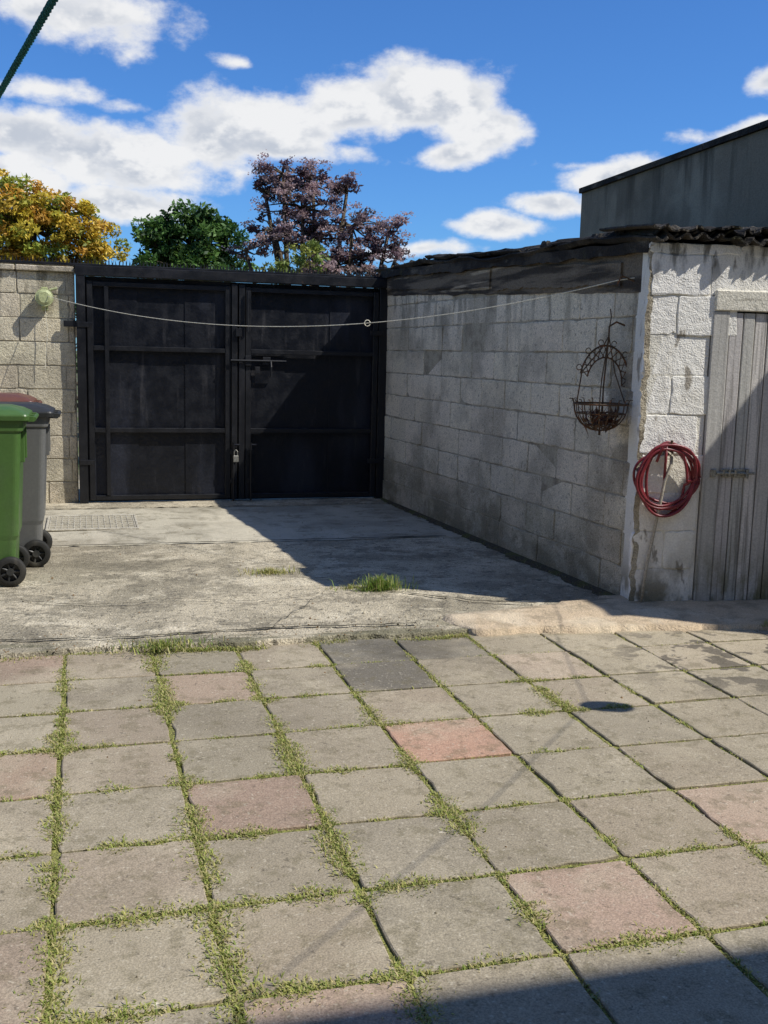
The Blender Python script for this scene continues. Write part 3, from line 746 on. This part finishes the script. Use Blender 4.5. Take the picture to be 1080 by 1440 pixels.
b.tube([(bx-R,by,zr),(bx-R*.85,by,zr+.2),(bx-.01,by,zr+.36),tp],.0045,n=5)
b.tube([(bx+R,by,zr),(bx+R*.5,by,zr+.2),tp],.0038,n=5)
b.tube([(bx+.015,by,zr-.16),(bx+.01,by,zr+.1),tp],.0055,n=5)
b.tube([(bx-.02,by-.01,zr-.1),(bx-.005,by,zr+.15),tp],.004,n=5)
def arc(r,ry,a0=-5,a1=165,n=24):
    return [Vector((bx+.02+r*math.cos(math.radians(a0+(a1-a0)*k/n)),by+.01,zr+.13+ry*math.sin(math.radians(a0+(a1-a0)*k/n)))) for k in range(n+1)]
A1=arc(.175,.24);A2=arc(.125,.165)
b.tube(A1,.006,n=6); b.tube(A2,.005,n=6)
for k in range(0,25):
    b.tube([A1[k],A2[max(0,min(24,k+(2 if k%2 else -2)))]],.003,n=5)
for k in range(3,24,4):
    c_=A1[k]+(A1[k]-Vector((bx+.02,by+.01,zr+.13))).normalized()*.022
    b.tube([c_+Vector((.018*math.cos(q*.6),0,.018*math.sin(q*.6))) for q in range(10)],.003,n=5)
wb=Vector((CX-.03,by+.02,zr+.50))
b.tube([wb,wb+Vector((-.06,0,.02)),tp+Z*.06,tp],.006)
b.tube([tp+Z*.05,tp+Z*.12+Vector((.01,0,0)),tp+Z*.17],.004,n=5)
b.make('iron_frame',m_rust,hk)
ll=[];lf=[];lc=[]
for k in range(300):
    a=random.random()*6.283; r=R*.75*math.sqrt(random.random()); z=zr-.15+.10*random.random(); 
    p=Vector((bx+r*.8*math.cos(a),by+r*.8*math.sin(a),z-.0)); q=p+Vector((random.gauss(0,.03),random.gauss(0,.03),random.gauss(-.0,.03))); w_=Vector((random.gauss(0,.008),random.gauss(0,.008),0))
    o=len(ll); ll+=[p-w_,p+w_,q]; lf.append((o,o+1,o+2)); cc=random.choice([(.14,.05,.03),(.09,.045,.03),(.2,.12,.07)]); lc+=[cc]*3
mesh('dead_plant',ll,lf,m_leaf,lc,hk)
# ---------------------------------------------------------------- weeds
WV=[];WF=[];WC=[]
def blade(x,y,z,L,w,lean,cols):
    a=random.random()*6.283; dx,dy=math.cos(a),math.sin(a); lz=L*math.cos(lean); lh=L*math.sin(lean)
    o=len(WV)
    px,py=-dy*w,dx*w
    WV.extend([(x-px,y-py,z),(x+px,y+py,z),(x+dx*lh*.5+px*.8,y+dy*lh*.5+py*.8,z+lz*.7),(x+dx*lh*.5-px*.8,y+dy*lh*.5-py*.8,z+lz*.7),(x+dx*lh,y+dy*lh,z+lz*.85)])
    WF.extend([(o,o+1,o+2,o+3),(o+3,o+2,o+4)])
    c=random.choice(cols); k=random.uniform(.75,1.25); WC.extend([(c[0]*k,c[1]*k,c[2]*k)]*5)
wc=[(.40,.40,.11),(.33,.37,.09),(.46,.43,.17),(.22,.28,.06),(.48,.41,.2)]
hot=[]
for p,r,k in (((235,915),.35,1.5),((85,1250),.7,1.3),((70,1380),.5,1.4),((310,1320),.5,1.5),((290,1175),.25,1.9),((240,985),.35,1.3),((425,1080),.4,1.2),((500,1230),.35,1.3),((640,1150),.35,1.4),
              ((560,1040),.35,1.0),((780,990),.5,1.2),((20,1210),.3,1.2),((60,1060),.35,1.2),((410,980),.25,.9),((575,1390),.3,1.1),((1060,1200),.35,1.1),((830,1160),.35,.7),((480,1340),.3,.5),((900,1330),.22,.9),((100,1130),.35,.8),((1000,1190),.15,.7),((745,1290),.2,.7)):
    d=world_dir(*p); t=(H-ZP)/-d.z; hot.append((d.x*t,d.y*t,r,k))
def inten(x,y):
    v=0
    for hx,hy,r,k in hot: v=max(v,k*math.exp(-((x-hx)**2+(y-hy)**2)/(r*r)*1.2))
    base=.62 if x<1.3 else (.42 if x<2.2 else .18)
    return base*(.35+1.3*max(0,mnoise.noise(Vector((x*2.1,y*2.1,3)))+.35))+v*.9
def along(xa,ya,xb,yb,mult=1.):
    L=math.hypot(xb-xa,yb-ya); n=int(L/.0024)
    ux,uy=(xb-xa)/L,(yb-ya)/L
    for i in range(n):
        f=random.random(); x=xa+(xb-xa)*f; y=ya+(yb-ya)*f
        I=inten(x,y)*mult*max(.0,.42+2.0*mnoise.noise(Vector((x*7,y*7,9)))+.33)
        if random.random()<I*1.4:
            for _ in range(11 if I>1.1 else (8 if I>.7 else (4 if I>.35 else 1))):
                o=random.gauss(0,.004+.014*min(I,1.9))
                l2_=random.gauss(0,.006)
                blade(x-uy*o+ux*l2_,y+ux*o+uy*l2_,ZP-.008,random.uniform(.011,.026)*(.8+.3*min(I,1.6)),random.uniform(.0014,.003),random.uniform(.6,1.45),wc)
for i in range(-4,11):
    along(X0+i*SX,Y0,X0+i*SX,1.0,1.25 if 0<=i<=3 else .85)
for j in range(0,11):
    yy=Y0-j*SY
    along(-1.9,yy,4.3,yy,.72)
for _ in range(17000):
    x=random.uniform(-1.9,2.1); I=max(0,.35+1.6*mnoise.noise(Vector((x*2.3,0,4))))
    if random.random()<I: blade(x,EY-.035+edge_noise(x,.06)+random.gauss(0,.016),ZP-.008,random.uniform(.014,.034),random.uniform(.0015,.003),random.uniform(.3,1.4),wc)
print('blades',len(WV)//5)
mesh('joint_weeds',WV,WF,m_weed,WC)
def tuft(name,x,y,n,L,sp,cols):
    global WV,WF,WC
    WV=[];WF=[];WC=[]
    for _ in range(n):
        rr=abs(random.gauss(0,sp)); a=random.random()*6.28
        blade(x+rr*1.7*math.cos(a),y+rr*.7*math.sin(a),0.0,random.uniform(.35,1)*L,random.uniform(.0015,.003),random.uniform(.05,1.2),cols)
    mesh(name,WV,WF,m_weed,WC)
gc=[(.22,.33,.06),(.30,.37,.08),(.15,.26,.04),(.40,.38,.15)]
tuft('grass_tuft',1.87,6.53,600,.15,.05,gc)
tuft('grass_tuft',1.70,6.62,160,.05,.06,wc)
tuft('grass_tuft',1.26,7.2,420,.06,.07,wc+[(.46,.41,.18)])
tuft('grass_tuft',3.93,5.2,60,.07,.02,gc)
tuft('grass_tuft',4.15,5.02,120,.05,.06,wc)
tuft('grass_tuft',.38,5.44,500,.06,.09,wc+gc)
WV=[];WF=[];WC=[]
for _ in range(900):
    s=random.uniform(0,LS); 
    if mnoise.noise(Vector((s*2.5,6,0)))>-.1:
        p=sd(s,0,random.uniform(.02,.10)); blade(p.x,p.y,.01,random.uniform(.01,.03),.002,random.uniform(.4,1.4),[(.16,.17,.06),(.25,.22,.12),(.12,.08,.05)])
mesh('wall_base_weeds',WV,WF,m_weed,WC)
# ---------------------------------------------------------------- trees
def tree(name,base,blobs,nclump,per,leaf,cols,colnoise,extra=None,trunk=.09,cr=(.12,.28),flat=.7,out=1.25,pout=.2):
    e=empty(name,base); bk=B(); bp=Vector(base)
    vol=[r[0]*r[1]*r[2] for c,r in blobs]; tot=sum(v**.67 for v in vol)
    C=[]
    for (c,r),v in zip(blobs,vol):
        c=Vector(c); k=max(4,int(nclump*v**.67/tot))
        mid=bp.lerp(c,.5)+Vector((random.gauss(0,.1),random.gauss(0,.1),.1))
        bk.tube([bp+Vector((random.gauss(0,.04),random.gauss(0,.04),0)),bp.lerp(mid,.5)+Vector((random.gauss(0,.05),0,0)),mid,c],[trunk,trunk*.75,trunk*.5,trunk*.25],n=7)
        for _ in range(k):
            u=Vector((random.gauss(0,1),random.gauss(0,1),random.gauss(0,1))).normalized()
            rad=random.uniform(.55,1.0) if random.random()>pout else random.uniform(1.0,out)
            p=c+Vector((u.x*r[0],u.y*r[1],u.z*r[2]))*rad
            C.append((p,u,c)); 
            if random.random()<.5 or rad>1.05: bk.tube([c,c.lerp(p,.5)+Vector((0,0,random.gauss(0,.04))),p],[trunk*.2,trunk*.12,trunk*.05],n=5)
    allV=[];allC=[]
    for p,u,c in C:
        r=random.uniform(*cr); n=int(per*random.uniform(.6,1.3)*(r/cr[1])**1.3)+4
        q=rng.normal(0,1,(n,3)); q/=np.linalg.norm(q,axis=1)[:,None]; q*=(rng.random((n,1))**.4)*r; q[:,2]*=flat
        P=q+np.array(p)
        col=np.array(random.choice(cols)); kk=random.uniform(1-colnoise,1+colnoise)
        nv=rng.normal(0,1,(n,3))+np.array([0.4,-.3,.9]); nv/=np.linalg.norm(nv,axis=1)[:,None]
        t=rng.normal(0,1,(n,3)); t-=nv*(t*nv).sum(1)[:,None]; t/=np.linalg.norm(t,axis=1)[:,None]; b_=np.cross(nv,t)
        L=leaf*rng.uniform(.6,1.3,(n,1))
        q4=np.stack([P-t*L,P+b_*L*.42,P+t*L,P-b_*L*.42],axis=1)
        allV.append(q4.reshape(-1,3)); cc=np.clip(col[None]*kk*rng.uniform(.75,1.25,(n,1)),0,1); allC.append(np.repeat(cc,4,axis=0))
    if extra:
        for _ in range(extra[0]):
            p,u,c=random.choice(C); q0=np.array(p+u*.10+Vector((0.02,-.06,.05))); n=extra[2]
            q=rng.normal(0,1,(n,3))*np.array([.05,.05,.02]); P=q+q0
            t=rng.normal(0,1,(n,3)); t/=np.linalg.norm(t,axis=1)[:,None]; b_=np.cross(t,np.array([0,.5,1.])); b_/=np.linalg.norm(b_,axis=1)[:,None]+1e-6
            L=.014; q4=np.stack([P-t*L,P+b_*L,P+t*L,P-b_*L],axis=1); allV.append(q4.reshape(-1,3)); allC.append(np.tile(np.array(extra[1])*random.uniform(.7,1.2),(4*n,1)))
    V=np.concatenate(allV); Cc=np.concatenate(allC); F=np.arange(len(V)).reshape(-1,4)
    mesh('foliage',V,F,m_leaf,Cc,e); bk.make('trunk_and_limbs',m_bark,e,True)
def at(px,py,yd): 
    d=world_dir(px,py); t=yd/d.y; return (d.x*t,yd,H+d.z*t)
YT=14.6
def bl(px,py,rx,ry,yd,rd=None):
    c=at(px,py,yd); q=yd/1500.; return (c,(rx*q,(rd or rx)*q,ry*q))
purple=[bl(398,245,40,16,YT),bl(372,268,26,12,YT),bl(440,260,46,16,YT+.2),bl(488,268,24,12,YT),bl(425,292,46,16,YT),bl(385,325,40,18,YT-.2),bl(345,352,24,14,YT),bl(440,335,54,24,YT+.2),bl(495,318,38,16,YT),
        bl(548,320,27,18,YT),bl(525,358,42,18,YT),bl(470,375,60,20,YT),bl(562,350,14,12,YT)]
tree('purple_elder_tree',(at(450,380,YT)[0],YT,-.1),purple,290,66,.038,[(.17,.105,.125),(.12,.075,.09),(.23,.165,.175),(.075,.05,.06),(.19,.14,.13)],.35,extra=(340,(.62,.46,.45),20),cr=(.05,.15),flat=.5,out=1.45,pout=.3)
tree('yellow_green_shrub',(at(430,380,YT-1)[0],YT-.9,-.1),[bl(435,362,28,22,YT-.9),bl(395,385,30,16,YT-.9)],34,60,.035,[(.18,.24,.05),(.26,.28,.06)],.3,cr=(.06,.13),trunk=.04)
YG=19.5
green=[bl(235,318,30,20,YG),bl(265,306,30,18,YG),bl(300,318,30,20,YG),bl(270,345,60,30,YG),bl(225,350,26,24,YG),bl(320,340,22,26,YG),bl(270,375,70,22,YG)]
tree('green_tree',(at(270,370,YG)[0],YG,-.1),green,170,110,.055,[(.06,.13,.025),(.09,.17,.035),(.03,.08,.018)],.35,cr=(.12,.24))
YY=18.5
yel=[bl(20,282,55,30,YY),bl(-50,290,60,40,YY),bl(75,292,45,25,YY),bl(118,320,40,26,YY),bl(50,325,70,34,YY),bl(-20,345,70,40,YY),bl(142,350,32,18,YY),bl(90,362,60,22,YY)]
tree('golden_tree',(at(40,360,YY)[0],YY,-.1),yel,350,120,.045,[(.56,.44,.05),(.42,.40,.06),(.62,.42,.05),(.55,.31,.05),(.28,.33,.05)],.25,cr=(.11,.22))
tree('background_hedge',(2,22,-.1),[((x,22+random.uniform(-1,1),1.6+random.uniform(-.1,.4)),(1.3,1.2,1.1)) for x in np.arange(-6,14,1.5)],170,80,.09,[(.03,.07,.015),(.05,.09,.02)],.3,cr=(.2,.4),trunk=.06)
# ---------------------------------------------------------------- world sky with clouds
W=bpy.data.worlds.new("World"); S.world=W; W.use_nodes=True
t=NT(W.node_tree); bg=W.node_tree.nodes['Background']; bg.inputs[1].default_value=.1
sky=t.n('ShaderNodeTexSky',sky_type='NISHITA'); sky.sun_disc=False
sky.sun_elevation=math.asin(SD.z); sky.sun_rotation=math.atan2(SD.x,SD.y); sky.air_density=1.0; sky.dust_density=.4; sky.ozone_density=3.0; sky.altitude=100
D=t.vmath('NORMALIZE',t.n('ShaderNodeTexCoord').outputs['Generated'])
clouds=[(125,28,80,30,1),(50,12,50,16,.75),(60,118,56,12,.55),(30,195,95,28,1.05),(120,215,115,34,1.15),(210,228,85,36,1.15),(10,250,95,30,1.0),(300,195,70,36,1.15),(390,172,85,32,1.15),
 (490,150,75,34,1.15),(590,132,80,32,1.25),(650,145,48,26,1.15),(690,180,46,26,1.2),(650,212,46,13,.9),(390,212,120,15,.9),(175,285,90,20,1.0),(335,82,22,5,.45),(190,150,32,8,.5),
 (780,287,52,15,1.),(860,252,62,19,1.1),(800,230,36,6,.5),(700,320,54,13,1.),(590,352,58,10,.8),(1075,118,26,16,1.),(1045,190,66,11,.95)]
wp=t.n('ShaderNodeTexNoise'); t.l(D,wp.inputs['Vector']); wp.inputs['Scale'].default_value=9; wp.inputs['Detail'].default_value=2
Dw=t.vmath('ADD',D,t.vmath('MULTIPLY',t.vmath('SUBTRACT',wp.outputs['Color'],(.5,.5,.5)),(.03,.03,.03)))
acc=None
for px,py,rx,ry,kk in clouds:
    c=world_dir(px,py); ax=1.4*rx/FPX; az=1.5*ry/FPX
    v=t.vmath('MULTIPLY',t.vmath('SUBTRACT',Dw,tuple(c)),(1/ax,1/ax,1/az))
    m=t.math('MULTIPLY_ADD',t.vmath('LENGTH',v),-kk*1.05,kk*1.05)
    acc=m if acc is None else t.math('MAXIMUM',acc,m)
base=t.math('MAXIMUM',acc,-.8)
def nz(vec,d): return t.noise(t.vmath('MULTIPLY',vec,(1,1,1.6)),16,d,.6)
n1=nz(D,7); n1b=nz(t.vmath('ADD',D,(.010,0,.018)),4)
d0=t.math('ADD',base,t.math('MULTIPLY',t.math('SUBTRACT',n1,.5),2.1))
sepd=t.n('ShaderNodeSeparateXYZ'); t.l(D,sepd.inputs[0])
mask=t.smooth(d0,-.02,.60)
lit=t.smooth(t.math('SUBTRACT',n1,n1b),-.10,.10)
thick=t.smooth(d0,.30,.95)
shade=t.math('MULTIPLY',thick,t.math('SUBTRACT',1.0,lit))
ccol=t.mix(shade,(9.0,9.0,9.0),(5.6,6.0,6.7))
skc=t.mix(1.0,sky.outputs[0],(.47,.88,1.42),'MULTIPLY')
back=t.math('MULTIPLY',t.smooth(t.noise(D,3,4,.6),.5,.66),t.smooth(sepd.outputs[1],.1,-.2))
skc=t.mix(back,skc,(7.6,7.4,7.0))
fin=t.mix(t.math('MULTIPLY',mask,.96),skc,ccol)
t.l(fin,bg.inputs[0])
try: W.cycles.sampling_method='MANUAL'; W.cycles.sample_map_resolution=512
except Exception as ex: print(ex)
